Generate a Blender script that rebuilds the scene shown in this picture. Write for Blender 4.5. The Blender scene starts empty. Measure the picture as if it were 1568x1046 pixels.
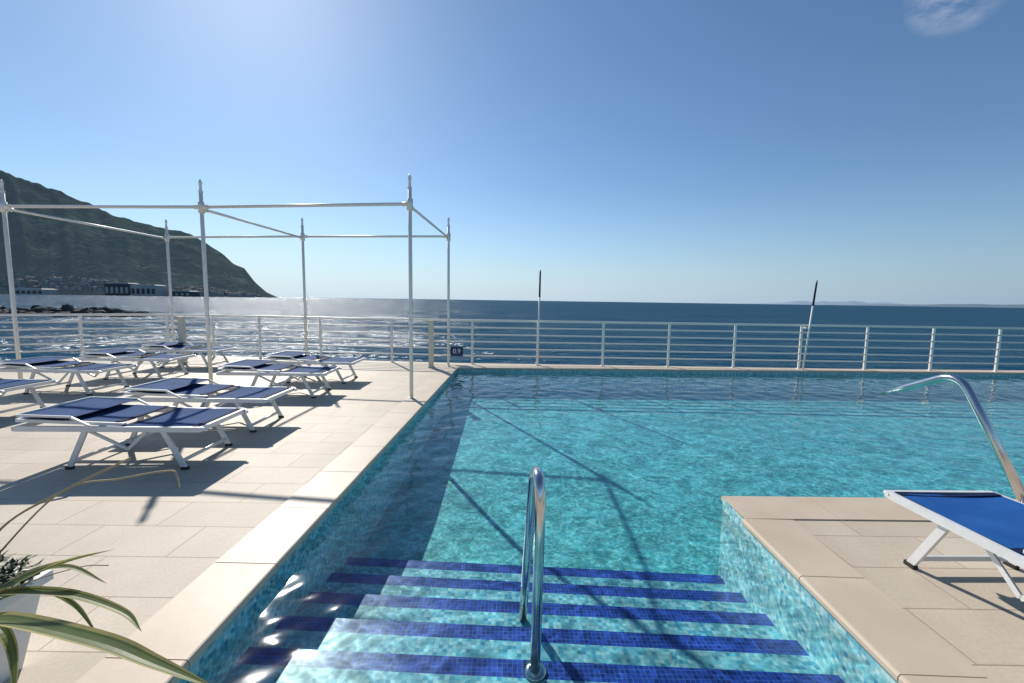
import bpy, math, random
import numpy as np
from mathutils import Vector, Matrix, noise
random.seed(7); np.random.seed(7)
scene = bpy.context.scene

# ------------------------------------------------------------------ helpers
class B:
    def __init__(s): s.v=[]; s.f=[]; s.m=[]; s.uv=[]; s.sm=[]
    def face(s, pts, m=0, uv=None, smooth=False):
        i=len(s.v); s.v+= [tuple(p) for p in pts]; s.f.append(list(range(i,i+len(pts)))); s.m.append(m)
        s.uv.append(uv if uv else [(p[0],p[1]) for p in pts]); s.sm.append(smooth)
    def box(s, c, size, m=0, rot=None, taper=1.0):
        c=Vector(c); hx,hy,hz=[a/2 for a in size]; R=rot if rot is not None else Matrix.Identity(3)
        P=[]
        for z in (-1,1):
            k = taper if z>0 else 1.0
            for x,y in ((-1,-1),(1,-1),(1,1),(-1,1)):
                P.append(c+R@Vector((x*hx*k,y*hy*k,z*hz)))
        i=len(s.v); s.v+=[tuple(p) for p in P]
        for q in ((0,3,2,1),(4,5,6,7),(0,1,5,4),(1,2,6,5),(2,3,7,6),(3,0,4,7)):
            s.f.append([i+a for a in q]); s.m.append(m); s.uv.append([(0,0)]*4); s.sm.append(False)
    def bar(s, a, b, w, h, m=0, up=(0,0,1)):
        a=Vector(a); b=Vector(b); d=(b-a); L=d.length; d.normalize(); u=Vector(up)
        if abs(d.dot(u))>.98: u=Vector((1,0,0))
        sd=d.cross(u).normalized(); u2=sd.cross(d).normalized()
        s.box((a+b)/2,(L,w,h),m,Matrix((d,sd,u2)).transposed())
    def tube(s, pts, r, m=0, seg=10, cap=True):
        pts=[Vector(p) for p in pts]; n=len(pts); rs=r if isinstance(r,(list,tuple)) else [r]*n
        t0=(pts[1]-pts[0]).normalized(); ref=Vector((0,0,1)) if abs(t0.z)<.9 else Vector((1,0,0))
        nrm=t0.cross(ref).normalized(); base=len(s.v)
        for k,p in enumerate(pts):
            t=(pts[min(k+1,n-1)]-pts[max(k-1,0)]).normalized()
            nrm=(nrm-t*nrm.dot(t)).normalized(); bn=t.cross(nrm)
            for j in range(seg):
                a=2*math.pi*j/seg; s.v.append(tuple(p+(nrm*math.cos(a)+bn*math.sin(a))*rs[k]))
        for k in range(n-1):
            for j in range(seg):
                a=base+k*seg+j; b=base+k*seg+(j+1)%seg
                s.f.append([a,b,b+seg,a+seg]); s.m.append(m); s.uv.append([(0,0)]*4); s.sm.append(True)
        if cap:
            s.f.append([base+j for j in range(seg)][::-1]); s.m.append(m); s.uv.append([(0,0)]*seg); s.sm.append(False)
            s.f.append([base+(n-1)*seg+j for j in range(seg)]); s.m.append(m); s.uv.append([(0,0)]*seg); s.sm.append(False)
    def obj(s, name, mats, parent=None):
        me=bpy.data.meshes.new(name); me.from_pydata(s.v,[],s.f)
        for mt in mats: me.materials.append(mt)
        me.polygons.foreach_set('material_index', s.m); me.polygons.foreach_set('use_smooth', s.sm)
        ul=me.uv_layers.new(name='UVMap'); flat=[c for f in s.uv for p in f for c in p]
        ul.data.foreach_set('uv', flat); me.update()
        o=bpy.data.objects.new(name, me); scene.collection.objects.link(o)
        if parent: o.parent=parent
        return o
def empty(name, loc=(0,0,0)):
    o=bpy.data.objects.new(name,None); o.location=loc; o.empty_display_size=.2; scene.collection.objects.link(o); return o
def smooth_path(P, n=8):
    P=[Vector(p) for p in P]; out=[]
    Q=[P[0]*2-P[1]]+P+[P[-1]*2-P[-2]]
    for i in range(1,len(Q)-2):
        for k in range(n):
            t=k/n; a,b,c,d=Q[i-1],Q[i],Q[i+1],Q[i+2]
            out.append(.5*((2*b)+(c-a)*t+(2*a-5*b+4*c-d)*t*t+(3*b-a-3*c+d)*t**3))
    out.append(P[-1]); return out
def bend_path(P, r, n=8):
    """straight pipe segments with round bends of radius r"""
    P=[Vector(p) for p in P]; out=[P[0]]
    for i in range(1,len(P)-1):
        a=(P[i-1]-P[i]); b=(P[i+1]-P[i]); rr=min(r,a.length*.48,b.length*.48)
        s0=P[i]+a.normalized()*rr; s1=P[i]+b.normalized()*rr
        for k in range(n+1):
            t=k/n; out.append(s0*(1-t)**2+P[i]*2*t*(1-t)+s1*t*t)
    out.append(P[-1]); return out

# ------------------------------------------------------------------ materials
def mat(name, col=(.5,.5,.5), rough=.5, metal=0, spec=.5):
    m=bpy.data.materials.new(name); m.use_nodes=True; nt=m.node_tree; p=nt.nodes['Principled BSDF']
    p.inputs['Base Color'].default_value=(*col,1); p.inputs['Roughness'].default_value=rough
    p.inputs['Metallic'].default_value=metal; p.inputs['Specular IOR Level'].default_value=spec
    return m,nt,p
def N(nt,t,**k):
    n=nt.nodes.new(t)
    for a,b in k.items():
        if a.startswith('i_'): n.inputs[a[2:].replace('_',' ')].default_value=b
        else: setattr(n,a,b)
    return n
def ramp(nt, stops, interp='LINEAR'):
    r=nt.nodes.new('ShaderNodeValToRGB'); r.color_ramp.interpolation=interp; e=r.color_ramp.elements
    e[0].position=stops[0][0]; e[0].color=(*stops[0][1],1); e[1].position=stops[1][0]; e[1].color=(*stops[1][1],1)
    for p,c in stops[2:]:
        x=e.new(p); x.color=(*c,1)
    return r
def noisy(name, c1, c2, scale, rough=.5, metal=0, bump=0, detail=4, spec=.5, bscale=None):
    m,nt,p=mat(name,c1,rough,metal,spec); tc=N(nt,'ShaderNodeTexCoord'); n=N(nt,'ShaderNodeTexNoise',i_Scale=scale,i_Detail=detail)
    nt.links.new(tc.outputs['Object'],n.inputs['Vector']); r=ramp(nt,[(.3,c1),(.7,c2)])
    nt.links.new(n.outputs['Fac'],r.inputs['Fac']); nt.links.new(r.outputs['Color'],p.inputs['Base Color'])
    if bump:
        n2=N(nt,'ShaderNodeTexNoise',i_Scale=bscale or scale*6,i_Detail=3); nt.links.new(tc.outputs['Object'],n2.inputs['Vector'])
        b=N(nt,'ShaderNodeBump',i_Strength=bump,i_Distance=.01); nt.links.new(n2.outputs['Fac'],b.inputs['Height']); nt.links.new(b.outputs['Normal'],p.inputs['Normal'])
    return m

def deck_material():
    m,nt,p=mat('deck_stone_tiles',rough=.6,spec=.25); L=nt.links.new
    tc=N(nt,'ShaderNodeTexCoord')
    br=N(nt,'ShaderNodeTexBrick',offset=.5,squash=1.0)
    for k,v in (('Scale',1.0),('Mortar Size',.0035),('Mortar Smooth',.3),('Brick Width',.66),('Row Height',.33),('Bias',0.0)): br.inputs[k].default_value=v
    br.inputs['Color1'].default_value=(.565,.485,.375,1); br.inputs['Color2'].default_value=(.625,.54,.425,1); br.inputs['Mortar'].default_value=(.36,.29,.21,1)
    L(tc.outputs['UV'],br.inputs['Vector'])
    n=N(nt,'ShaderNodeTexNoise',i_Scale=1.3,i_Detail=6,i_Roughness=.65); L(tc.outputs['Object'],n.inputs['Vector'])
    n3=N(nt,'ShaderNodeTexNoise',i_Scale=60,i_Detail=2); L(tc.outputs['Object'],n3.inputs['Vector'])
    r=ramp(nt,[(.3,(.86,.84,.81)),(.7,(1.05,1.05,1.05))]); L(n.outputs['Fac'],r.inputs['Fac'])
    r3=ramp(nt,[(.3,(.92,.92,.92)),(.7,(1.04,1.04,1.04))]); L(n3.outputs['Fac'],r3.inputs['Fac'])
    mx=N(nt,'ShaderNodeMix',data_type='RGBA',blend_type='MULTIPLY'); mx.inputs[0].default_value=1
    L(br.outputs['Color'],mx.inputs[6]); L(r.outputs['Color'],mx.inputs[7])
    m2=N(nt,'ShaderNodeMix',data_type='RGBA',blend_type='MULTIPLY'); m2.inputs[0].default_value=1
    L(mx.outputs[2],m2.inputs[6]); L(r3.outputs['Color'],m2.inputs[7]); L(m2.outputs[2],p.inputs['Base Color'])
    b=N(nt,'ShaderNodeBump',i_Strength=.5,i_Distance=.003,invert=True); L(br.outputs['Fac'],b.inputs['Height']); L(b.outputs['Normal'],p.inputs['Normal'])
    return m
def mosaic(name, cols, size=.025, grout=(.55,.62,.6)):
    m,nt,p=mat(name,rough=.35,spec=.25); L=nt.links.new
    tc=N(nt,'ShaderNodeTexCoord'); sc=N(nt,'ShaderNodeVectorMath',operation='SCALE'); sc.inputs['Scale'].default_value=1/size
    L(tc.outputs['UV'],sc.inputs[0]); fl=N(nt,'ShaderNodeVectorMath',operation='FLOOR'); L(sc.outputs[0],fl.inputs[0])
    fr=N(nt,'ShaderNodeVectorMath',operation='FRACTION'); L(sc.outputs[0],fr.inputs[0])
    wn=N(nt,'ShaderNodeTexWhiteNoise',noise_dimensions='2D'); L(fl.outputs[0],wn.inputs['Vector'])
    r=ramp(nt,[(i/len(cols),c) for i,c in enumerate(cols)],'CONSTANT'); L(wn.outputs['Value'],r.inputs['Fac'])
    sp=N(nt,'ShaderNodeSeparateXYZ'); L(fr.outputs[0],sp.inputs[0])
    gs=[]
    for ax in ('X','Y'):
        a=N(nt,'ShaderNodeMath',operation='SUBTRACT'); L(sp.outputs[ax],a.inputs[0]); a.inputs[1].default_value=.5
        ab=N(nt,'ShaderNodeMath',operation='ABSOLUTE'); L(a.outputs[0],ab.inputs[0])
        g=N(nt,'ShaderNodeMath',operation='GREATER_THAN'); L(ab.outputs[0],g.inputs[0]); g.inputs[1].default_value=.44; gs.append(g)
    mxm=N(nt,'ShaderNodeMath',operation='MAXIMUM'); L(gs[0].outputs[0],mxm.inputs[0]); L(gs[1].outputs[0],mxm.inputs[1])
    mx=N(nt,'ShaderNodeMix',data_type='RGBA'); L(mxm.outputs[0],mx.inputs[0]); L(r.outputs['Color'],mx.inputs[6]); mx.inputs[7].default_value=(*grout,1)
    L(mx.outputs[2],p.inputs['Base Color'])
    return m

M_deck=deck_material()
M_cop=noisy('coping_stone',(.54,.43,.31),(.62,.51,.385),2.5,.5,bump=.1,spec=.3)
def sc3(cols,k): return [tuple(a*b for a,b in zip(c,k)) for c in cols]
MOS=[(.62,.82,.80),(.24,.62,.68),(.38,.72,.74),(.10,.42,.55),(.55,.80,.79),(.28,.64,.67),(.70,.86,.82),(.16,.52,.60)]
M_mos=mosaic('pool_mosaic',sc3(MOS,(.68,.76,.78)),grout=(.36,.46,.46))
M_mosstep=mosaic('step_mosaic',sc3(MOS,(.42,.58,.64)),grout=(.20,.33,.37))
M_mosfloor=mosaic('pool_floor_mosaic',[(.08,.36,.375),(.045,.28,.32),(.125,.42,.43),(.065,.325,.355),(.17,.46,.455)],grout=(.10,.34,.35))
M_navy=mosaic('navy_mosaic',[(.006,.022,.17),(.012,.038,.28),(.007,.03,.22),(.016,.05,.34)],grout=(.06,.11,.30))
M_white=noisy('white_painted_metal',(.85,.80,.71),(.90,.85,.77),9,.45)
M_cream=noisy('cream_painted_post',(.70,.61,.46),(.76,.67,.52),9,.5)
M_alu=noisy('lounger_aluminium',(.72,.72,.70),(.80,.80,.78),14,.38,metal=.15)
M_steel=noisy('polished_steel',(.58,.57,.56),(.68,.67,.66),6,.16,metal=1)
M_black=mat('black_cap',(.02,.02,.02),.5)[0]

# water
def water_material():
    m=bpy.data.materials.new('pool_water'); m.use_nodes=True; nt=m.node_tree; nt.nodes.clear(); L=nt.links.new
    out=N(nt,'ShaderNodeOutputMaterial')
    # Schlick reflectance (same from both sides of the thin surface)
    lw=N(nt,'ShaderNodeLayerWeight',i_Blend=.5)
    pw=N(nt,'ShaderNodeMath',operation='POWER'); L(lw.outputs['Facing'],pw.inputs[0]); pw.inputs[1].default_value=5.0
    fr=N(nt,'ShaderNodeMath',operation='MULTIPLY_ADD'); L(pw.outputs[0],fr.inputs[0]); fr.inputs[1].default_value=.80; fr.inputs[2].default_value=.02
    gl=N(nt,'ShaderNodeBsdfGlossy'); gl.inputs['Roughness'].default_value=.05
    gl.inputs['Color'].default_value=(1,1,1,1)
    mx=N(nt,'ShaderNodeMixShader'); t=N(nt,'ShaderNodeBsdfTransparent')
    # caustic light painted into the transmission colour as bright noise ridges
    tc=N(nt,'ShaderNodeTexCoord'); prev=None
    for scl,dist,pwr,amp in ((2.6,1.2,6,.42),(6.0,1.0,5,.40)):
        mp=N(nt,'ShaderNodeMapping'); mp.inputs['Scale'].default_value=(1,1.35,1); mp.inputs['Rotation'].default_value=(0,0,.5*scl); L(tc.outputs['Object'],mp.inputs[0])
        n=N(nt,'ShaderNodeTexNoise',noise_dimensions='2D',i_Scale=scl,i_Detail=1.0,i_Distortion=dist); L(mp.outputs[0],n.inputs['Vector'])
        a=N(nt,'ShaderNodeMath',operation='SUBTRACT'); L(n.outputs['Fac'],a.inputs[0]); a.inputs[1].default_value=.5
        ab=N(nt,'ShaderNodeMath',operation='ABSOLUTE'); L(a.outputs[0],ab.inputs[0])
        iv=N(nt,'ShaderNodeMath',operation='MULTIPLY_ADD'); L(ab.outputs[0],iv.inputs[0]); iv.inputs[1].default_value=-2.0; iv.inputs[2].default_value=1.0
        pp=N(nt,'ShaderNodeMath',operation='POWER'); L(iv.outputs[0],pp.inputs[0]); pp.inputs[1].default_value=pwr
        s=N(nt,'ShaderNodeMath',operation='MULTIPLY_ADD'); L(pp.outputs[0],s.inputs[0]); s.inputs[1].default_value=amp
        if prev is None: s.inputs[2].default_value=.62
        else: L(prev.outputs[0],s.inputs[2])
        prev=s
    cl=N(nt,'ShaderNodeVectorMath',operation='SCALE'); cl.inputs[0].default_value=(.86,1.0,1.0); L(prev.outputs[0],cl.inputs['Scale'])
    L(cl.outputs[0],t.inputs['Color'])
    L(fr.outputs[0],mx.inputs[0]); L(t.outputs[0],mx.inputs[1]); L(gl.outputs[0],mx.inputs[2]); L(mx.outputs[0],out.inputs['Surface'])
    return m
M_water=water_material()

def sea_material():
    m=bpy.data.materials.new('sea_water'); m.use_nodes=True; nt=m.node_tree; nt.nodes.clear(); L=nt.links.new
    out=N(nt,'ShaderNodeOutputMaterial')
    tc=N(nt,'ShaderNodeTexCoord'); hs=None
    for sx,sy,sc,w in ((.5,1,.9,.62),(.4,1,.22,2.1),(.5,1,.055,7.0),(.6,1,3.2,.15)):
        mp=N(nt,'ShaderNodeMapping'); mp.inputs['Scale'].default_value=(sx,sy,1); mp.inputs['Rotation'].default_value=(0,0,.12*sc); L(tc.outputs['Object'],mp.inputs[0])
        n=N(nt,'ShaderNodeTexNoise',noise_dimensions='2D',i_Scale=sc,i_Detail=2.5,i_Roughness=.55); L(mp.outputs[0],n.inputs['Vector'])
        k=N(nt,'ShaderNodeMath',operation='MULTIPLY'); L(n.outputs['Fac'],k.inputs[0]); k.inputs[1].default_value=w
        if hs is None: hs=k
        else:
            a=N(nt,'ShaderNodeMath',operation='ADD'); L(hs.outputs[0],a.inputs[0]); L(k.outputs[0],a.inputs[1]); hs=a
    b=N(nt,'ShaderNodeBump',i_Strength=1.0,i_Distance=1.0); L(hs.outputs[0],b.inputs['Height'])
    df=N(nt,'ShaderNodeBsdfDiffuse'); df.inputs['Color'].default_value=(.006,.055,.105,1)
    gl=N(nt,'ShaderNodeBsdfGlossy'); gl.inputs['Roughness'].default_value=.19; L(b.outputs['Normal'],gl.inputs['Normal'])
    fr=N(nt,'ShaderNodeFresnel',i_IOR=1.33); L(b.outputs['Normal'],fr.inputs['Normal'])
    mu=N(nt,'ShaderNodeMath',operation='MULTIPLY'); L(fr.outputs[0],mu.inputs[0]); mu.inputs[1].default_value=.55
    mi=N(nt,'ShaderNodeMath',operation='MINIMUM'); L(mu.outputs[0],mi.inputs[0]); mi.inputs[1].default_value=.22
    mx=N(nt,'ShaderNodeMixShader'); L(mi.outputs[0],mx.inputs[0]); L(df.outputs[0],mx.inputs[1]); L(gl.outputs[0],mx.inputs[2]); L(mx.outputs[0],out.inputs['Surface'])
    return m
M_sea=sea_material()

# ------------------------------------------------------------------ pool geometry (metres; deck z=0)
WL=-.09; FL=-.72; FB=-.50
def leftX(y): return -1.36+(y-.4)*(.15/8.9)
def rightX(y): return 1.60+(y-1.3)*(.055/1.87)
def backY(x): return 9.30+(x+1.21)*.034
def rbY(x): return 3.165+(x-1.655)*.008
def floorZ(y): return FL+(FB-FL)*max(0,min(1,(y-4)/5.4))
XE=15.0; YF=1.30
P_lf=(leftX(YF),YF); P_lb=(-1.21,9.30); P_rb=(XE,backY(XE)); P_rm=(XE,rbY(XE)); P_c=(1.655,3.165); P_rf=(rightX(YF),YF)
pool=empty('swimming_pool')
b=B()
def wall(a,c,z0,z1,m=0):
    Ld=math.hypot(c[0]-a[0],c[1]-a[1])
    b.face([(a[0],a[1],z0),(c[0],c[1],z0),(c[0],c[1],z1),(a[0],a[1],z1)],m,[(0,z0),(Ld,z0),(Ld,z1),(0,z1)])
ring=[P_lf,P_lb,P_rb,P_rm,P_c,P_rf]
for i in range(6): wall(ring[i],ring[(i+1)%6],FL-.02,-.004)
b.face([(P_lf[0]-.02,YF,FL),(P_rf[0]+.02,YF,FL),(P_c[0]+.01,3.165,FL),(XE,3.165,FL),(XE,4,FL),(-1.35,4,FL)],1)
b.face([(-1.35,4,FL),(XE,4,FL),(XE,10,floorZ(9.4)),(-1.25,9.4,floorZ(9.4))],1)
b.obj('basin_walls',[M_mos,M_mosfloor],pool)
# steps
b=B()
nos=[(1.50,1.42,-.19)]+[(2.03+i*.318,1.91+i*.306,-.30-.08*i) for i in range(5)]
prevL,prevR=YF-.02,YF-.02
for i,(yl,yr,z) in enumerate(nos):
    xl=leftX(yl)-.005; xr=rightX(yr)+.005; xpl=leftX(prevL)-.005; xpr=rightX(prevR)+.005
    w=.105
    b.face([(xpl,prevL,z),(xpr,prevR,z),(xr,yr-w,z),(xl,yl-w,z)],0)
    b.face([(xl,yl-w,z),(xr,yr-w,z),(xr,yr,z),(xl,yl,z)],1 if i>0 else 0)
    zn=nos[i+1][2] if i+1<len(nos) else FL
    b.face([(xr,yr,z),(xl,yl,z),(xl,yl,zn),(xr,yr,zn)],0,[(xr,z),(xl,z),(xl,zn),(xr,zn)])
    prevL,prevR=yl,yr
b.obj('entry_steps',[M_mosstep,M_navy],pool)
# coping
b=B()
def coping(a,c,nrm,w=.33,over=.018,zt=.008,zb=-.035):
    a=Vector((*a,0)); c=Vector((*c,0)); n=Vector((*nrm,0)).normalized(); d=(c-a); Ld=d.length; k=max(1,round(Ld/.66)); u=d/Ld
    for i in range(k):
        g0=.0028 if i else 0; g1=.0028 if i<k-1 else 0; dz=random.uniform(-.0008,.0008)
        p=a+u*(Ld*i/k+g0); q=a+u*(Ld*(i+1)/k-g1)
        prof=[(-over,zb),(-over-.006,zb+.012),(-over-.006,zt-.012),(-over,zt-.003),(-over+.008,zt+dz),(w,zt+dz),(w,zb)]
        A=[p+n*x+Vector((0,0,z)) for x,z in prof]; C=[q+n*x+Vector((0,0,z)) for x,z in prof]
        for j in range(len(prof)):
            jj=(j+1)%len(prof); b.face([A[j],C[j],C[jj],A[jj]])
        b.face(A[::-1]); b.face(C)
coping((leftX(YF)-.0,YF-.33),P_lb,(-1,.017))
coping((-1.21-.33,9.30-.011),(XE,backY(XE)),(-.034,1),w=.30)
coping((P_c[0]-.0,P_c[1]),(XE,rbY(XE)),(0,-1))
coping((P_rf[0],YF-.33),(P_c[0]-.01,P_c[1]-.335),(1,-.03))
coping((P_lf[0]+.02,YF),(P_rf[0]-.02,YF),(0,-1))
b.obj('coping_stones',[M_cop],pool)

# water surface
st=.034
xs=np.arange(-1.5,XE,st); ys=np.arange(YF,10.0,st)
X,Y=np.meshgrid(xs,ys,indexing='ij'); Z=np.zeros_like(X)
rng=np.random.RandomState(3)
wx=X+.10*np.sin(1.7*Y+.6*X)+.06*np.sin(3.1*X-2.0*Y+1); wy=Y+.10*np.sin(1.9*X-.7*Y+2)+.05*np.sin(4.1*Y+1.3*X)
for i in range(60):
    lam=.13*(6.5)**rng.rand(); k=2*math.pi/lam; a=rng.rand()*2*math.pi; ph=rng.rand()*6.28
    slope=.0082*(1.2 if lam<.4 else .8)
    Z+= slope/k*np.sin(k*(math.cos(a)*wx+math.sin(a)*wy)+ph)
Z+=WL
nx,ny=X.shape
cx=(X[:-1,:-1]+X[1:,1:])/2; cy=(Y[:-1,:-1]+Y[1:,1:])/2
lx=-1.36+(cy-.4)*(.15/8.9); bx=9.30+(cx+1.21)*.034
inside=(cx>lx-.02)&(cy<bx+.02)&((cx<1.665)|(cy>3.16))
I,J=np.nonzero(inside); idx=I*ny+J
faces=np.stack([idx,idx+ny,idx+ny+1,idx+1],1)
me=bpy.data.meshes.new('water'); verts=np.stack([X.ravel(),Y.ravel(),Z.ravel()],1)
used=np.unique(faces); remap=-np.ones(len(verts),int); remap[used]=np.arange(len(used)); faces=remap[faces]; verts=verts[used]
me.vertices.add(len(verts)); me.vertices.foreach_set('co',verts.ravel())
me.loops.add(faces.size); me.loops.foreach_set('vertex_index',faces.ravel())
me.polygons.add(len(faces)); me.polygons.foreach_set('loop_start',np.arange(0,faces.size,4)); me.polygons.foreach_set('loop_total',np.full(len(faces),4))
me.polygons.foreach_set('use_smooth',np.ones(len(faces),bool)); me.update(); me.validate()
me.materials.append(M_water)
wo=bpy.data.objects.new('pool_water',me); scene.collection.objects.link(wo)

# ------------------------------------------------------------------ deck
b=B()
FENCE=[(15,9.80),(-1.1,9.88),(-4.6,10.15),(-6.2,10.38),(-8.6,10.55),(-10.1,9.9),(-14,7.6)]
def dface(p): b.face([(x,y,0) for x,y in p],0)
dface([(-20,-12),(-1.39,-12),(P_lf[0],YF),P_lb,(-1.21,10.0),(-4.6,10.27),(-6.2,10.50),(-8.6,10.68),(-10.2,10.0),(-20,4.1)])
dface([(-1.39,-12),(1.55,-12),(P_rf[0],YF),(P_lf[0],YF)])
dface([(1.55,-12),(XE,-12),P_rm,P_c,(P_rf[0],YF)])
dface([P_lb,P_rb,(XE,9.93),(-1.21,10.0)])
edge=[(XE,-12),(XE,9.93),(-1.21,10.0),(-4.6,10.27),(-6.2,10.50),(-8.6,10.68),(-10.2,10.0),(-20,4.1),(-20,-12)]
for i in range(len(edge)-1):
    a,c=edge[i],edge[i+1]; b.face([(a[0],a[1],0),(a[0],a[1],-3),(c[0],c[1],-3),(c[0],c[1],0)],1)
b.obj('pool_deck',[M_deck,M_cop])

# ------------------------------------------------------------------ fence
b=B()
def resamp(P,step):
    out=[]
    for i in range(len(P)-1):
        a=Vector((*P[i],0)); c=Vector((*P[i+1],0)); n=max(1,round((c-a).length/step))
        for k in range(n): out.append(a.lerp(c,k/n))
    out.append(Vector((*P[-1],0))); return out
FZ=1.02
right_posts=[.6+1.53*i for i in range(-1,10)]
posts=[Vector((x,9.80+(15-x)*.08/16.1,0)) for x in right_posts]
posts+=resamp(FENCE[1:],1.6)[1:]
for p in posts:
    p=Vector(p); b.box((p.x,p.y,FZ/2),(.05,.018,FZ),0); b.box((p.x,p.y+.028,FZ/2-.01),(.03,.012,FZ-.02),0); b.box((p.x,p.y+.01,.006),(.10,.09,.012),0)
for i in range(6):
    z=FZ-.165*i
    b.tube([(x,y,z+.001) for x,y in FENCE],.025 if i==0 else .015,0,8)
b.obj('deck_railing',[M_white])
def thick_post(x,y,h=1.02):
    b=B(); b.box((x,y,h/2),(.10,.10,h),0); b.box((x,y,h+.012),(.125,.125,.024),0); b.box((x,y,.01),(.14,.14,.02),0)
    b.obj('gate_post',[M_cream])
thick_post(-1.78,9.3); thick_post(-7.3,9.35)

# depth sign
sg=empty('pool_depth_sign',(-1.28,9.80,.30)); b=B(); b.box((0,0,0),(.29,.012,.22),0); b.box((0,.02,.05),(.04,.03,.02),1)
M_sign=mat('navy_sign',(.01,.025,.10),.4)[0]; M_txt=mat('white_lettering',(.8,.8,.8),.5)[0]
b.obj('sign_panel',[M_sign,M_white],sg)
cu=bpy.data.curves.new('t','FONT'); cu.body='0.9'; cu.size=.15; cu.align_x='CENTER'; cu.align_y='CENTER'; cu.extrude=.001
to=bpy.data.objects.new('t',cu); scene.collection.objects.link(to); dg=bpy.context.evaluated_depsgraph_get()
tm=bpy.data.meshes.new_from_object(to.evaluated_get(dg)); bpy.data.objects.remove(to)
tm.materials.clear(); tm.materials.append(M_txt)
tx=bpy.data.objects.new('lettering',tm); scene.collection.objects.link(tx); tx.parent=sg; tx.location=(0,-.0085,0); tx.rotation_euler=(math.pi/2,0,0)

def slim_pole(x,y,h,dx=0):
    b=B(); b.tube([(x,y,0),(x+dx*.72,y,h*.72)],.019,0,10); b.tube([(x+dx*.72,y,h*.72),(x+dx*.97,y,h*.97),(x+dx,y,h)],[.022,.020,.010],1,10)
    b.box((x,y+.02,FZ-.05),(.06,.08,.03),0)
    b.obj('bare_pole',[M_white,M_black])  # thin bare pole with a dark top section
slim_pole(.60,9.74,2.2,.02); slim_pole(6.72,9.70,2.05,.16)

# ------------------------------------------------------------------ pergola frame
Pg=dict(f=[(-1.51,6.32),(-4.84,6.74),(-8.12,6.92)], k=[(-1.42,9.45),(-4.77,9.78),(-8.22,10.25)])
b=B(); HB=2.87
for row in ('f','k'):
    for (x,y) in Pg[row]:
        b.tube([(x,y,0),(x,y,HB+.22)],.028,0,12)
        b.tube([(x,y,HB+.22),(x,y,HB+.235),(x,y,HB+.25),(x,y,HB+.33),(x,y,HB+.36),(x,y,HB+.39),(x,y,HB+.42)],[.034,.034,.02,.02,.027,.02,.004],0,12)
        b.tube([(x,y,HB-.09),(x,y,HB+.07)],.045,0,12); b.tube([(x,y,0.001),(x,y,.012)],.06,0,12)
    for i in range(2):
        b.tube([(*Pg[row][i],HB),(*Pg[row][i+1],HB)],.024,0,10)
        for e,(q,r) in enumerate(((Pg[row][i],Pg[row][i+1]),(Pg[row][i+1],Pg[row][i]))):
            A=Vector((*q,HB)); C=Vector((*r,HB)); b.tube([A,A+(C-A).normalized()*.11],.033,0,10)
for i in range(3):
    b.tube([(*Pg['f'][i],HB-.03),(*Pg['k'][i],HB-.03)],.021,0,10)
    A=Vector((*Pg['f'][i],HB-.03)); C=Vector((*Pg['k'][i],HB-.03)); d=(C-A).normalized()
    b.tube([A,A+d*.12],.031,0,10); b.tube([C,C-d*.12],.031,0,10)
b.obj('pergola_frame',[M_white])

# ------------------------------------------------------------------ loungers
def fabric_mat(name,c1,c2):
    m,nt,p=mat(name,c1,.8,spec=.08); L=nt.links.new; tc=N(nt,'ShaderNodeTexCoord')
    w=N(nt,'ShaderNodeTexWave',i_Scale=70,i_Distortion=.2); w.bands_direction='Y'; L(tc.outputs['Object'],w.inputs['Vector'])
    n=N(nt,'ShaderNodeTexNoise',i_Scale=5,i_Detail=5); L(tc.outputs['Object'],n.inputs['Vector'])
    r=ramp(nt,[(.3,c1),(.7,c2)]); L(n.outputs['Fac'],r.inputs['Fac']); L(r.outputs['Color'],p.inputs['Base Color'])
    b=N(nt,'ShaderNodeBump',i_Strength=.2,i_Distance=.002); L(w.outputs['Fac'],b.inputs['Height']); L(b.outputs['Normal'],p.inputs['Normal'])
    return m
M_fab=fabric_mat('navy_textile',(.018,.06,.17),(.034,.095,.235)); M_fab2=fabric_mat('blue_textile',(.015,.09,.30),(.026,.12,.37))
M_strap=mat('dark_strap',(.012,.025,.07),.8,spec=.1)[0]
def sheet(b,x0,x1,w,z,sag,m,nx=10,ny=8,lift=0,th=.004):
    G=[]
    for i in range(nx+1):
        u=i/nx; row=[]
        for j in range(ny+1):
            v=j/ny; zz=z+lift*u-sag*4*v*(1-v)*(.5+.5*math.sin(math.pi*u))+.002*math.sin(9*u+5*v)
            row.append(Vector((x0+(x1-x0)*u,-w/2+w*v,zz)))
        G.append(row)
    for i in range(nx):
        for j in range(ny): 
            b.face([G[i][j],G[i+1][j],G[i+1][j+1],G[i][j+1]],m,smooth=False)
            b.face([q-Vector((0,0,th)) for q in (G[i][j+1],G[i+1][j+1],G[i+1][j],G[i][j])],m,smooth=False)
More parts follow.
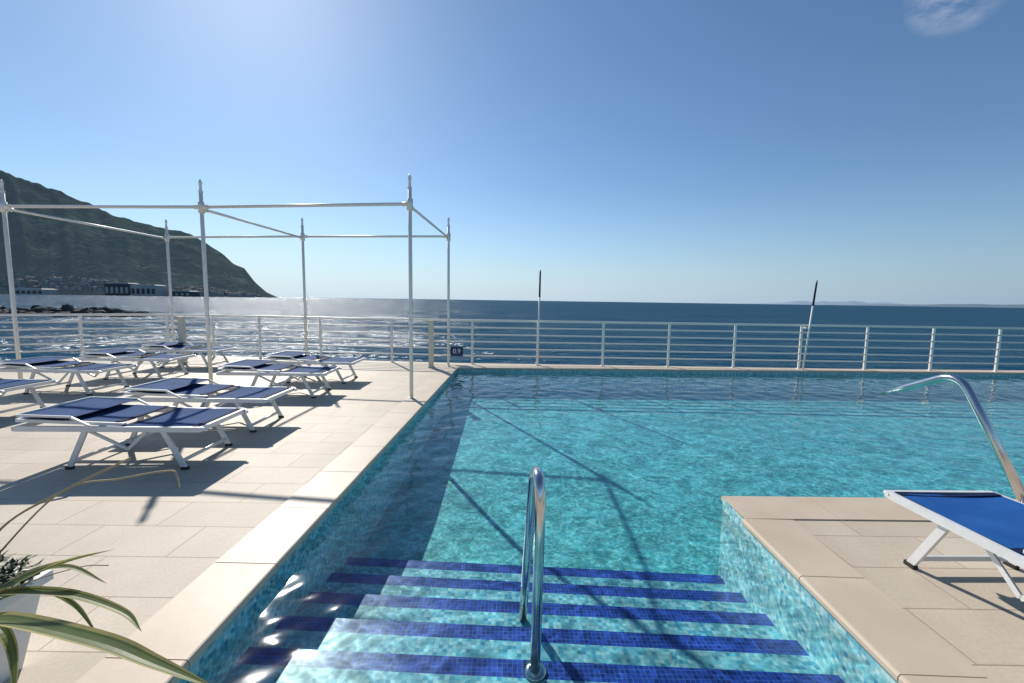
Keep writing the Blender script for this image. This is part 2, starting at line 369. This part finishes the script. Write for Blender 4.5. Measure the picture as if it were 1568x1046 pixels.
def lounger(loc,rz,fab,L=1.66,raise_=.03):
    e=empty('sun_lounger',loc); e.rotation_euler=(0,0,rz); W=.66; hz=.36
    b=B()
    for s in (-1,1):
        y=s*(W/2-.012)
        b.bar((.02,y,hz),(L-.02,y,hz),.024,.045,0)
        b.tube(smooth_path([(.03,y,hz+.005),(-.01,y*.97,hz-.0),(-.03,y*.9,hz-.01)],4),.016,0,8)
        for xt,xb in ((.34,.17),(.98,1.14)):
            b.bar((xt,y-s*.02,hz-.01),(xb,y-s*.02,0.012),.02,.042,0,up=(1,0,0)); b.box((xb,y-s*.02,.012),(.06,.028,.024),2)
        b.bar((.98,y-s*.045,hz-.03),(.66,y-s*.045,hz-.19),.012,.025,0); b.bar((.66,y-s*.045,hz-.19),(.50,y-s*.045,hz-.03),.012,.025,0)
        b.bar((.66,y-s*.035,hz+.032),(L-.0,y-s*.035,hz+.032+raise_),.022,.026,0)
    for x,zz in ((.01,hz),(L-.01,hz)): b.bar((x,-W/2,zz),(x,W/2,zz),.024,.04,0)
    b.bar((L,-W/2+.05,hz+.034+raise_),(L,W/2-.05,hz+.034+raise_),.022,.026,0)
    for x in (.34,.66,.98): b.tube([(x,-W/2+.03,hz-.025),(x,W/2-.03,hz-.025)],.012,0,8)
    for x in (.17,1.14): b.bar((x+ (.03 if x<.5 else -.03),-W/2+.03,.07),(x+(.03 if x<.5 else -.03),W/2-.03,.07),.015,.028,0)
    b.obj('frame',[M_alu,fab,M_black],e)
    b=B(); k=L-1.66
    sheet(b,.03,.68,W-.05,hz+.024,.012,0)
    sheet(b,.70,L-.02,W-.12,hz+.050,.012,0,lift=raise_)
    # hems / reinforcing straps sewn across the sling
    for x0,w_,z_ in ((.035,W-.05,hz+.0285),(.62,W-.05,hz+.0285),(.71,W-.12,hz+.0555)):
        sheet(b,x0,x0+.045,w_,z_,.012 if x0<.1 or x0>.6 else .012,1,nx=2)
    b.obj('sling_fabric',[fab,M_strap],e)
    b=B()
    sheet(b,1.16+k,1.60+k,W-.02,hz+.085+raise_*.6,.006,0,lift=.012)
    for s in (-1,1):
        b.bar((1.02+k,s*(W/2-.0),hz+.03),(1.17+k,s*(W/2-.0),hz+.085+raise_*.6),.012,.02,1)
        b.bar((1.16+k,s*(W/2-.0),hz+.088+raise_*.6),(1.61+k,s*(W/2-.0),hz+.10+raise_*.6),.012,.018,1)
    b.bar((1.61+k,-W/2,hz+.10+raise_*.6),(1.61+k,W/2,hz+.10+raise_*.6),.014,.018,1)
    b.obj('sun_canopy',[fab,M_alu],e)
    return e
for x,y,r in ((-2.66,3.86,.03),(-2.70,4.90,.02),(-2.80,6.55,.03),(-2.78,7.65,.0),
              (-5.95,5.15,.02),(-6.10,6.50,-.02),(-6.06,7.75,.03),(-6.1,9.0,.0)):
    lounger((x,y,0),math.pi+r,M_fab,L=1.56)
lounger((2.62,2.50,0),-math.pi/2+.02,M_fab2)

# ------------------------------------------------------------------ handrails
b=B()
path=bend_path([(.135,1.90,-.30),(.135,1.79,.58),(.13,1.83,.72),(.12,2.02,.68),(.10,2.27,.0),(.09,2.48,-.55)],.16,10)
b.tube(path,.0245,0,20); b.tube([(.135,1.90,-.298),(.135,1.90,-.285),(.135,1.898,-.278)],[.055,.055,.03],0,20)
b.obj('pool_handrail',[M_steel])
b=B()
for X0 in (3.86,):
    path=bend_path([(X0,3.02,0.0),(X0,3.62,.93),(X0-.02,4.05,.72),(X0-.03,4.37,.575)],.18,12)
    n=len(path); b.tube(path,[.034]*(n-6)+[.031,.027,.023,.019,.015,.011],0,20); b.tube([(X0,3.02,.008),(X0,3.02,.02),(X0,3.03,.028)],[.065,.065,.034],0,20)
b.obj('pool_handrail',[M_steel])

# ------------------------------------------------------------------ potted plant
pl=empty('potted_yucca')
M_pot=noisy('white_pot',(.70,.70,.68),(.76,.76,.74),6,.5,bump=.05); M_soil=noisy('soil',(.02,.014,.01),(.06,.04,.025),30,.9,bump=.6)
b=B(); pc=Vector((-2.10,1.42,0)); 
def frus(h0,h1,z0,z1,m,flip=False):
    A=[pc+Vector((x*h0,y*h0,z0)) for x,y in ((-1,-1),(1,-1),(1,1),(-1,1))]; C=[pc+Vector((x*h1,y*h1,z1)) for x,y in ((-1,-1),(1,-1),(1,1),(-1,1))]
    for j in range(4):
        q=[A[j],A[(j+1)%4],C[(j+1)%4],C[j]]; b.face(q[::-1] if flip else q,m)
frus(.15,.205,0,.33,0); frus(.205,.225,.33,.331,0); frus(.225,.225,.331,.37,0); frus(.225,.20,.37,.371,0); frus(.20,.195,.371,.31,0)
b.face([pc+Vector((x*.2,y*.2,.32)) for x,y in ((-1,-1),(1,-1),(1,1),(-1,1))],1)
b.obj('planter_pot',[M_pot,M_soil],pl)
def leaf_mat():
    m,nt,p=mat('striped_leaf',rough=.45,spec=.4); L=nt.links.new; tc=N(nt,'ShaderNodeTexCoord'); sp=N(nt,'ShaderNodeSeparateXYZ'); L(tc.outputs['UV'],sp.inputs[0])
    r=ramp(nt,[(0,(.42,.36,.14)),(.13,(.42,.38,.15)),(.18,(.10,.15,.04)),(.5,(.16,.20,.07)),(.82,(.10,.15,.04)),(.87,(.42,.38,.15))]); L(sp.outputs['X'],r.inputs['Fac'])
    n=N(nt,'ShaderNodeTexNoise',i_Scale=8,i_Detail=6); L(tc.outputs['Object'],n.inputs['Vector']); r2=ramp(nt,[(.3,(.75,.75,.7)),(.7,(1.15,1.1,1.0))]); L(n.outputs['Fac'],r2.inputs['Fac'])
    mx=N(nt,'ShaderNodeMix',data_type='RGBA',blend_type='MULTIPLY'); mx.inputs[0].default_value=1; L(r.outputs['Color'],mx.inputs[6]); L(r2.outputs['Color'],mx.inputs[7]); L(mx.outputs[2],p.inputs['Base Color'])
    tr=N(nt,'ShaderNodeBsdfTranslucent'); L(mx.outputs[2],tr.inputs['Color']); ms=N(nt,'ShaderNodeMixShader'); ms.inputs[0].default_value=.35
    L(p.outputs[0],ms.inputs[1]); L(tr.outputs[0],ms.inputs[2]); L(ms.outputs[0],nt.nodes['Material Output'].inputs['Surface'])
    return m
M_leaf=leaf_mat(); M_dark=noisy('shrub_leaf',(.02,.035,.012),(.06,.08,.03),20,.6); M_dry=noisy('dry_stalk',(.35,.26,.13),(.5,.4,.22),12,.7)
def blade(b,P,w,m=0,roll=0.0):
    P=smooth_path(P,7); n=len(P)
    for pas in range(n-1):
        seg=[]
        for k in (pas,pas+1):
            u=k/(n-1); ww=w*min(1,.45+2.2*u)*(1-u**3.0)*.5+.0005
            t=(P[min(k+1,n-1)]-P[max(k-1,0)]).normalized(); s=t.cross(Vector((math.sin(roll),0,math.cos(roll)))).normalized(); up=s.cross(t)
            seg.append([(P[k]+s*ww*a+up*(abs(a)**1.5)*ww*.35,(a*.5+.5)) for a in (-1,-.5,0,.5,1)])
        for j in range(4):
            A=seg[0];C=seg[1]
            b.face([A[j][0],C[j][0],C[j+1][0],A[j+1][0]],m,[(A[j][1],pas/n),(C[j][1],(pas+1)/n),(C[j+1][1],(pas+1)/n),(A[j+1][1],pas/n)],True)
b=B()
blade(b,[(-1.90,1.34,.36),(-1.63,1.27,.45),(-1.13,1.08,.55),(-.9,1.0,.56),(-.71,.95,.545)],.060)
blade(b,[(-1.95,1.40,.36),(-1.79,1.40,.456),(-1.58,1.41,.55),(-1.32,1.35,.65)],.075,0,.8)
blade(b,[(-1.95,1.42,.36),(-1.8,1.42,.43),(-1.56,1.40,.447),(-1.30,1.33,.44),(-1.18,1.27,.42)],.044)
blade(b,[(-1.93,1.36,.36),(-1.75,1.33,.40),(-1.62,1.28,.35),(-1.55,1.22,.22)],.038)
blade(b,[(-1.93,1.36,.36),(-1.78,1.28,.38),(-1.62,1.20,.28),(-1.58,1.15,.12)],.044)
blade(b,[(-1.93,1.45,.36),(-1.72,1.45,.42),(-1.6,1.46,.36),(-1.52,1.46,.24)],.028)
blade(b,[(-1.95,1.45,.36),(-1.76,1.46,.47),(-1.62,1.47,.50),(-1.45,1.44,.46)],.034,0,.3)
for i in range(26):
    a=random.uniform(0,6.28); l=random.uniform(.35,.7); h=random.uniform(.1,.55)
    if math.cos(a)>.05: continue
    c=Vector((-2.05,1.36,.34)); d=Vector((math.cos(a),math.sin(a),0))
    blade(b,[c,c+d*l*.3+Vector((0,0,h*.6)),c+d*l*.7+Vector((0,0,h)),c+d*l+Vector((0,0,h*.8))],.04)
b.obj('leaf_blades',[M_leaf],pl)
b=B()
for i in range(1300):
    c=Vector((-2.06+random.uniform(-.19,.18),1.48+random.uniform(-.2,.14),.34+random.uniform(0,.12))); a=random.uniform(0,6.28)
    d=Vector((math.cos(a),math.sin(a),random.uniform(-.1,1.0))).normalized(); l=random.uniform(.03,.06); s=d.cross(Vector((0,0,1))).normalized()*.008
    b.face([c-s*.4,c+d*l*.5-s,c+d*l,c+d*l*.5+s],0)
b.obj('undergrowth',[M_dark],pl)
b=B()
b.tube(smooth_path([(-2.1,1.5,.34),(-1.95,1.55,.6),(-1.70,1.56,.753),(-1.45,1.57,.88)]),.0045,0,6)
b.tube(smooth_path([(-2.1,1.55,.36),(-1.8,1.62,.705),(-1.55,1.63,.77),(-1.36,1.63,.805),(-1.32,1.62,.79),(-1.31,1.62,.744)]),.0035,0,6)
b.tube(smooth_path([(-2.0,1.45,.34),(-1.8,1.5,.42),(-1.62,1.52,.47),(-1.5,1.5,.49)]),.002,0,6)
b.obj('dry_stalks',[M_dry],pl)

# ------------------------------------------------------------------ sea
SZ=-2.5
b=B(); b.face([(-40000,-3000,SZ),(40000,-3000,SZ),(40000,40000,SZ),(-40000,40000,SZ)]); b.obj('sea',[M_sea])

# breakwater
M_rock=noisy('dark_rock',(.03,.028,.025),(.09,.08,.07),.8,.9,bump=.5)
import bmesh
bm=bmesh.new()
for i in range(520):
    x=-150+random.random()*81; y=80+random.gauss(0,2.2)+(x+70)*-.03; w=min(1,max(.15,(-68-x)/10)); r=random.uniform(.6,1.3)
    z=SZ+max(0,(1.3-abs(y-80-(x+70)*-.03)*.35))*w*random.uniform(.3,1)
    g=bmesh.ops.create_icosphere(bm,subdivisions=1,radius=r*.75,matrix=Matrix.Translation((x,y,z))@Matrix.Rotation(random.random()*6,4,'X')@Matrix.Diagonal((1.3,1,random.uniform(.5,.8),1)))
    for v in g['verts']: v.co+=Vector((random.uniform(-.2,.2),random.uniform(-.2,.2),random.uniform(-.15,.15)))
me=bpy.data.meshes.new('rocks'); bm.to_mesh(me); bm.free(); me.materials.append(M_rock); ob=bpy.data.objects.new('rock_breakwater',me); scene.collection.objects.link(ob)

# ------------------------------------------------------------------ mountain headland
YR=2600.0
prof=[(-900,150),(-500,190),(-250,205),(0,187),(60,171),(130,145),(190,119),(250,104),(300,95),(345,66),(360,52),(377,44),(392,24),(410,8),(428,0)]
def ridge(px):
    for (a,ha),(c,hc) in zip(prof,prof[1:]):
        if a<=px<=c: return ha+(hc-ha)*(px-a)/(c-a)
    return 0
def hgt(X,t):
    px=784+X/YR*650; h=ridge(px)*YR/650
    n=noise.fractal(Vector((X/420,t*1.8,1.3)),1.0,2.0,5)
    gul=abs(noise.fractal(Vector((X/300+3,t*.6,5)),1.0,2.0,4))
    s=t if t<1 else 1-(t-1)*.6
    pr=max(0,s)**.85
    return h*pr*(1+(.18*n-.34*gul)*max(0,1-t)**.5 if t<1 else 1)+h*.018*noise.fractal(Vector((X/70,t*8,2.3)),1.0,2.0,4)*pr
NX,NT=320,70
X0m=-5600; X1m=-1424+5
pts=[]
for i in range(NX+1):
    Xm=X0m+(X1m-X0m)*i/NX; row=[]
    for j in range(NT+1):
        t=1.5*j/NT
        y=YR-950*(1-t)*(0.55+.45*min(1,ridge(784+Xm/YR*650)/120)) if t<1 else YR+ (t-1)*1500
        row.append((Xm*(y/YR),y,SZ-2+hgt(Xm,t)))
    pts.append(row)
me=bpy.data.meshes.new('hill'); V=[p for r in pts for p in r]; F=[(i*(NT+1)+j,(i+1)*(NT+1)+j,(i+1)*(NT+1)+j+1,i*(NT+1)+j+1) for i in range(NX) for j in range(NT)]
me.from_pydata(V,[],F); me.polygons.foreach_set('use_smooth',[True]*len(F))
def hill_mat():
    m,nt,p=mat('hill_vegetation',rough=1,spec=0); L=nt.links.new; tc=N(nt,'ShaderNodeTexCoord')
    n=N(nt,'ShaderNodeTexNoise',i_Scale=.009,i_Detail=10,i_Roughness=.78); L(tc.outputs['Object'],n.inputs['Vector'])
    r=ramp(nt,[(.34,(.008,.018,.012)),(.47,(.020,.036,.022)),(.56,(.045,.06,.038)),(.68,(.13,.13,.10))]); L(n.outputs['Fac'],r.inputs['Fac']); L(r.outputs['Color'],p.inputs['Base Color'])
    n2=N(nt,'ShaderNodeTexNoise',i_Scale=.03,i_Detail=5); L(tc.outputs['Object'],n2.inputs['Vector'])
    bu=N(nt,'ShaderNodeBump',i_Strength=.7,i_Distance=25); L(n2.outputs['Fac'],bu.inputs['Height']); L(bu.outputs['Normal'],p.inputs['Normal'])
    p.inputs['Emission Color'].default_value=(.40,.62,.88,1); p.inputs['Emission Strength'].default_value=.075   # constant bluish glow standing in for aerial haze over 2.5 km
    return m
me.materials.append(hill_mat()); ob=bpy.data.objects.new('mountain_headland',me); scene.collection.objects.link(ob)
M_h1=noisy('house_plaster',(.38,.38,.37),(.50,.48,.45),.05,.9); M_h2=noisy('house_ochre',(.27,.24,.20),(.34,.30,.25),.05,.9); M_h3=mat('dark_hall',(.06,.07,.08),.8)[0]; M_roof=mat('roof_tile',(.22,.17,.15),.9)[0]
b=B()
for k in range(620):
    i=random.randint(130,NX-6); r=random.random()**2.2; j=int(1+r*NT*.05) if random.random()<.78 else int(1+random.random()**1.5*NT*.32)
    p=Vector(pts[i][j]); 
    if ridge(784+p.x/p.y*650)<18: continue
    s=random.uniform(9,20) if j<4 else random.uniform(6,11); h=random.uniform(7,15) if j<4 else random.uniform(4,6); rot=Matrix.Rotation(random.random()*3,3,'Z')
    mi=random.choice((0,0,1)); b.box((p.x,p.y,p.z+h/2-1),(s,s*.7,h),mi,rot); b.box((p.x,p.y,p.z+h-1+1),(s*1.05,s*.75,2.5),2,rot,.4)
b.obj('coastal_town',[M_h1,M_h2,M_roof])
def hall(px0,px1,y,h,mi):
    b=B(); x0=(px0-784)/650*y; x1=(px1-784)/650*y; c=(x0+x1)/2; w=x1-x0
    b.box((c,y,SZ+h/2),(w,50,h),0)
    n=max(3,int(w/18))
    for i in range(n): b.box((x0+w*(i+.5)/n,y-25.6,SZ+h*.45),(w/n*.55,1,h*.5),1)
    b.box((c,y,SZ+h+2),(w*1.01,51,4),1 if mi else 0,None,.8); b.obj('shipyard_hall',[M_h3 if mi else M_h1, M_h1 if mi else M_h3])
hall(172,209,1650,46,1); hall(211,249,1640,40,0); hall(268,300,1700,20,1); hall(30,80,1500,18,0)

# far shore (aerial haze over >12 km painted in as an even glow)
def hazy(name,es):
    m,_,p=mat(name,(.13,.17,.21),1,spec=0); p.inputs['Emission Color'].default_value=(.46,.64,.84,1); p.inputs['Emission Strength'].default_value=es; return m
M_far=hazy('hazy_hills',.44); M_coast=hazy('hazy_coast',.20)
def farland(x0p,x1p,Yd,hp,name,seed,m,fade=4):
    b=B(); n=160; prev=None
    for i in range(n+1):
        px=x0p+(x1p-x0p)*i/n; X=(px-784)/650*Yd; e=min(1,i/n*fade,(n-i)/n*4 if x1p<1560 else 9)
        h=hp/650*Yd*max(.02,e**.8*(.7+.35*noise.fractal(Vector((i*.05,seed,0)),1,2,5)))
        cur=((X,Yd,SZ-5),(X,Yd+Yd*.02,SZ+h),(X,Yd+Yd*.2,SZ-5))
        if prev:
            b.face([prev[0],cur[0],cur[1],prev[1]],smooth=True); b.face([prev[1],cur[1],cur[2],prev[2]],smooth=True)
        prev=cur
    b.obj(name,[m])
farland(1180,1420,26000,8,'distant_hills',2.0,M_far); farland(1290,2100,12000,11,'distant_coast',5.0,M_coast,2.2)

# ------------------------------------------------------------------ light
az=math.radians(-30.6); el=math.radians(34.7)
s=Vector((math.sin(az)*math.cos(el),math.cos(az)*math.cos(el),math.sin(el)))
sd=bpy.data.lights.new('sun','SUN'); sd.energy=5.0; sd.angle=math.radians(.53); sd.color=(1,.95,.87)
so=bpy.data.objects.new('sun',sd); so.rotation_euler=s.to_track_quat('Z','Y').to_euler(); so.location=(0,0,30); scene.collection.objects.link(so)
w=bpy.data.worlds.new('World'); scene.world=w; w.use_nodes=True; nt=w.node_tree; bg=nt.nodes['Background']; L=nt.links.new
sky=N(nt,'ShaderNodeTexSky',sky_type='NISHITA',sun_disc=False,sun_elevation=el,sun_rotation=az,altitude=0,air_density=1.0,dust_density=.28,ozone_density=3.2)
tint=N(nt,'ShaderNodeMix',data_type='RGBA',blend_type='MULTIPLY'); tint.inputs[0].default_value=1; L(sky.outputs[0],tint.inputs[6]); tint.inputs[7].default_value=(.86,1.0,1.08,1)
tc=N(nt,'ShaderNodeTexCoord')
# pale sea haze just above the horizon, brighter towards the sun
sx=N(nt,'ShaderNodeSeparateXYZ'); L(tc.outputs['Generated'],sx.inputs[0])
hz=N(nt,'ShaderNodeMapRange'); hz.inputs['From Min'].default_value=0; hz.inputs['From Max'].default_value=.26; hz.inputs['To Min'].default_value=1; hz.inputs['To Max'].default_value=0; L(sx.outputs['Z'],hz.inputs['Value'])
hp=N(nt,'ShaderNodeMath',operation='POWER'); L(hz.outputs[0],hp.inputs[0]); hp.inputs[1].default_value=1.8
hm=N(nt,'ShaderNodeMath',operation='MULTIPLY'); L(hp.outputs[0],hm.inputs[0]); hm.inputs[1].default_value=.92
sdp=N(nt,'ShaderNodeVectorMath',operation='DOT_PRODUCT'); sdp.inputs[1].default_value=(math.sin(az),math.cos(az),0); L(tc.outputs['Generated'],sdp.inputs[0])
sr=N(nt,'ShaderNodeMapRange'); sr.inputs['From Min'].default_value=0; sr.inputs['From Max'].default_value=1; L(sdp.outputs['Value'],sr.inputs['Value'])
hc=N(nt,'ShaderNodeMix',data_type='RGBA'); L(sr.outputs[0],hc.inputs[0]); hc.inputs[6].default_value=(2.7,4.0,5.6,1); hc.inputs[7].default_value=(5.8,7.4,8.8,1)
hx=N(nt,'ShaderNodeMix',data_type='RGBA'); L(hm.outputs[0],hx.inputs[0]); L(tint.outputs[2],hx.inputs[6]); L(hc.outputs[2],hx.inputs[7])
dt=N(nt,'ShaderNodeVectorMath',operation='DOT_PRODUCT'); dt.inputs[1].default_value=(.622,.643,.447); L(tc.outputs['Generated'],dt.inputs[0])
mr=N(nt,'ShaderNodeMapRange'); mr.inputs['From Min'].default_value=.9982; mr.inputs['From Max'].default_value=.9999; L(dt.outputs['Value'],mr.inputs['Value'])
mp=N(nt,'ShaderNodeMapping'); mp.inputs['Scale'].default_value=(1,1,2.5); L(tc.outputs['Generated'],mp.inputs[0])
nn=N(nt,'ShaderNodeTexNoise',i_Scale=18,i_Detail=6,i_Roughness=.6); L(mp.outputs[0],nn.inputs['Vector'])
m2=N(nt,'ShaderNodeMapRange'); m2.inputs['From Min'].default_value=.38; m2.inputs['From Max'].default_value=.85; L(nn.outputs['Fac'],m2.inputs['Value'])
mu=N(nt,'ShaderNodeMath',operation='MULTIPLY'); L(mr.outputs[0],mu.inputs[0]); L(m2.outputs[0],mu.inputs[1])
mix=N(nt,'ShaderNodeMix',data_type='RGBA'); L(mu.outputs[0],mix.inputs[0]); L(hx.outputs[2],mix.inputs[6]); mix.inputs[7].default_value=(6,6.5,7.2,1)
L(mix.outputs[2],bg.inputs['Color']); bg.inputs['Strength'].default_value=.10

# ------------------------------------------------------------------ camera
cam=bpy.data.cameras.new('camera'); cam.sensor_width=36; cam.lens=650/1568*36; cam.clip_end=80000; cam.clip_start=.05
co=bpy.data.objects.new('camera',cam); scene.collection.objects.link(co)
p=math.atan(63/650); r=.0145
F=Vector((0,math.cos(p),-math.sin(p))); U0=Vector((0,math.sin(p),math.cos(p))); X0=Vector((1,0,0))
R=X0*math.cos(r)+U0*math.sin(r); U=U0*math.cos(r)-X0*math.sin(r)
M=Matrix((R,U,-F)).transposed().to_4x4(); M.translation=Vector((0,0,1.5)); co.matrix_world=M
scene.camera=co
scene.view_settings.view_transform='Standard'; scene.view_settings.look='None'; scene.view_settings.exposure=0
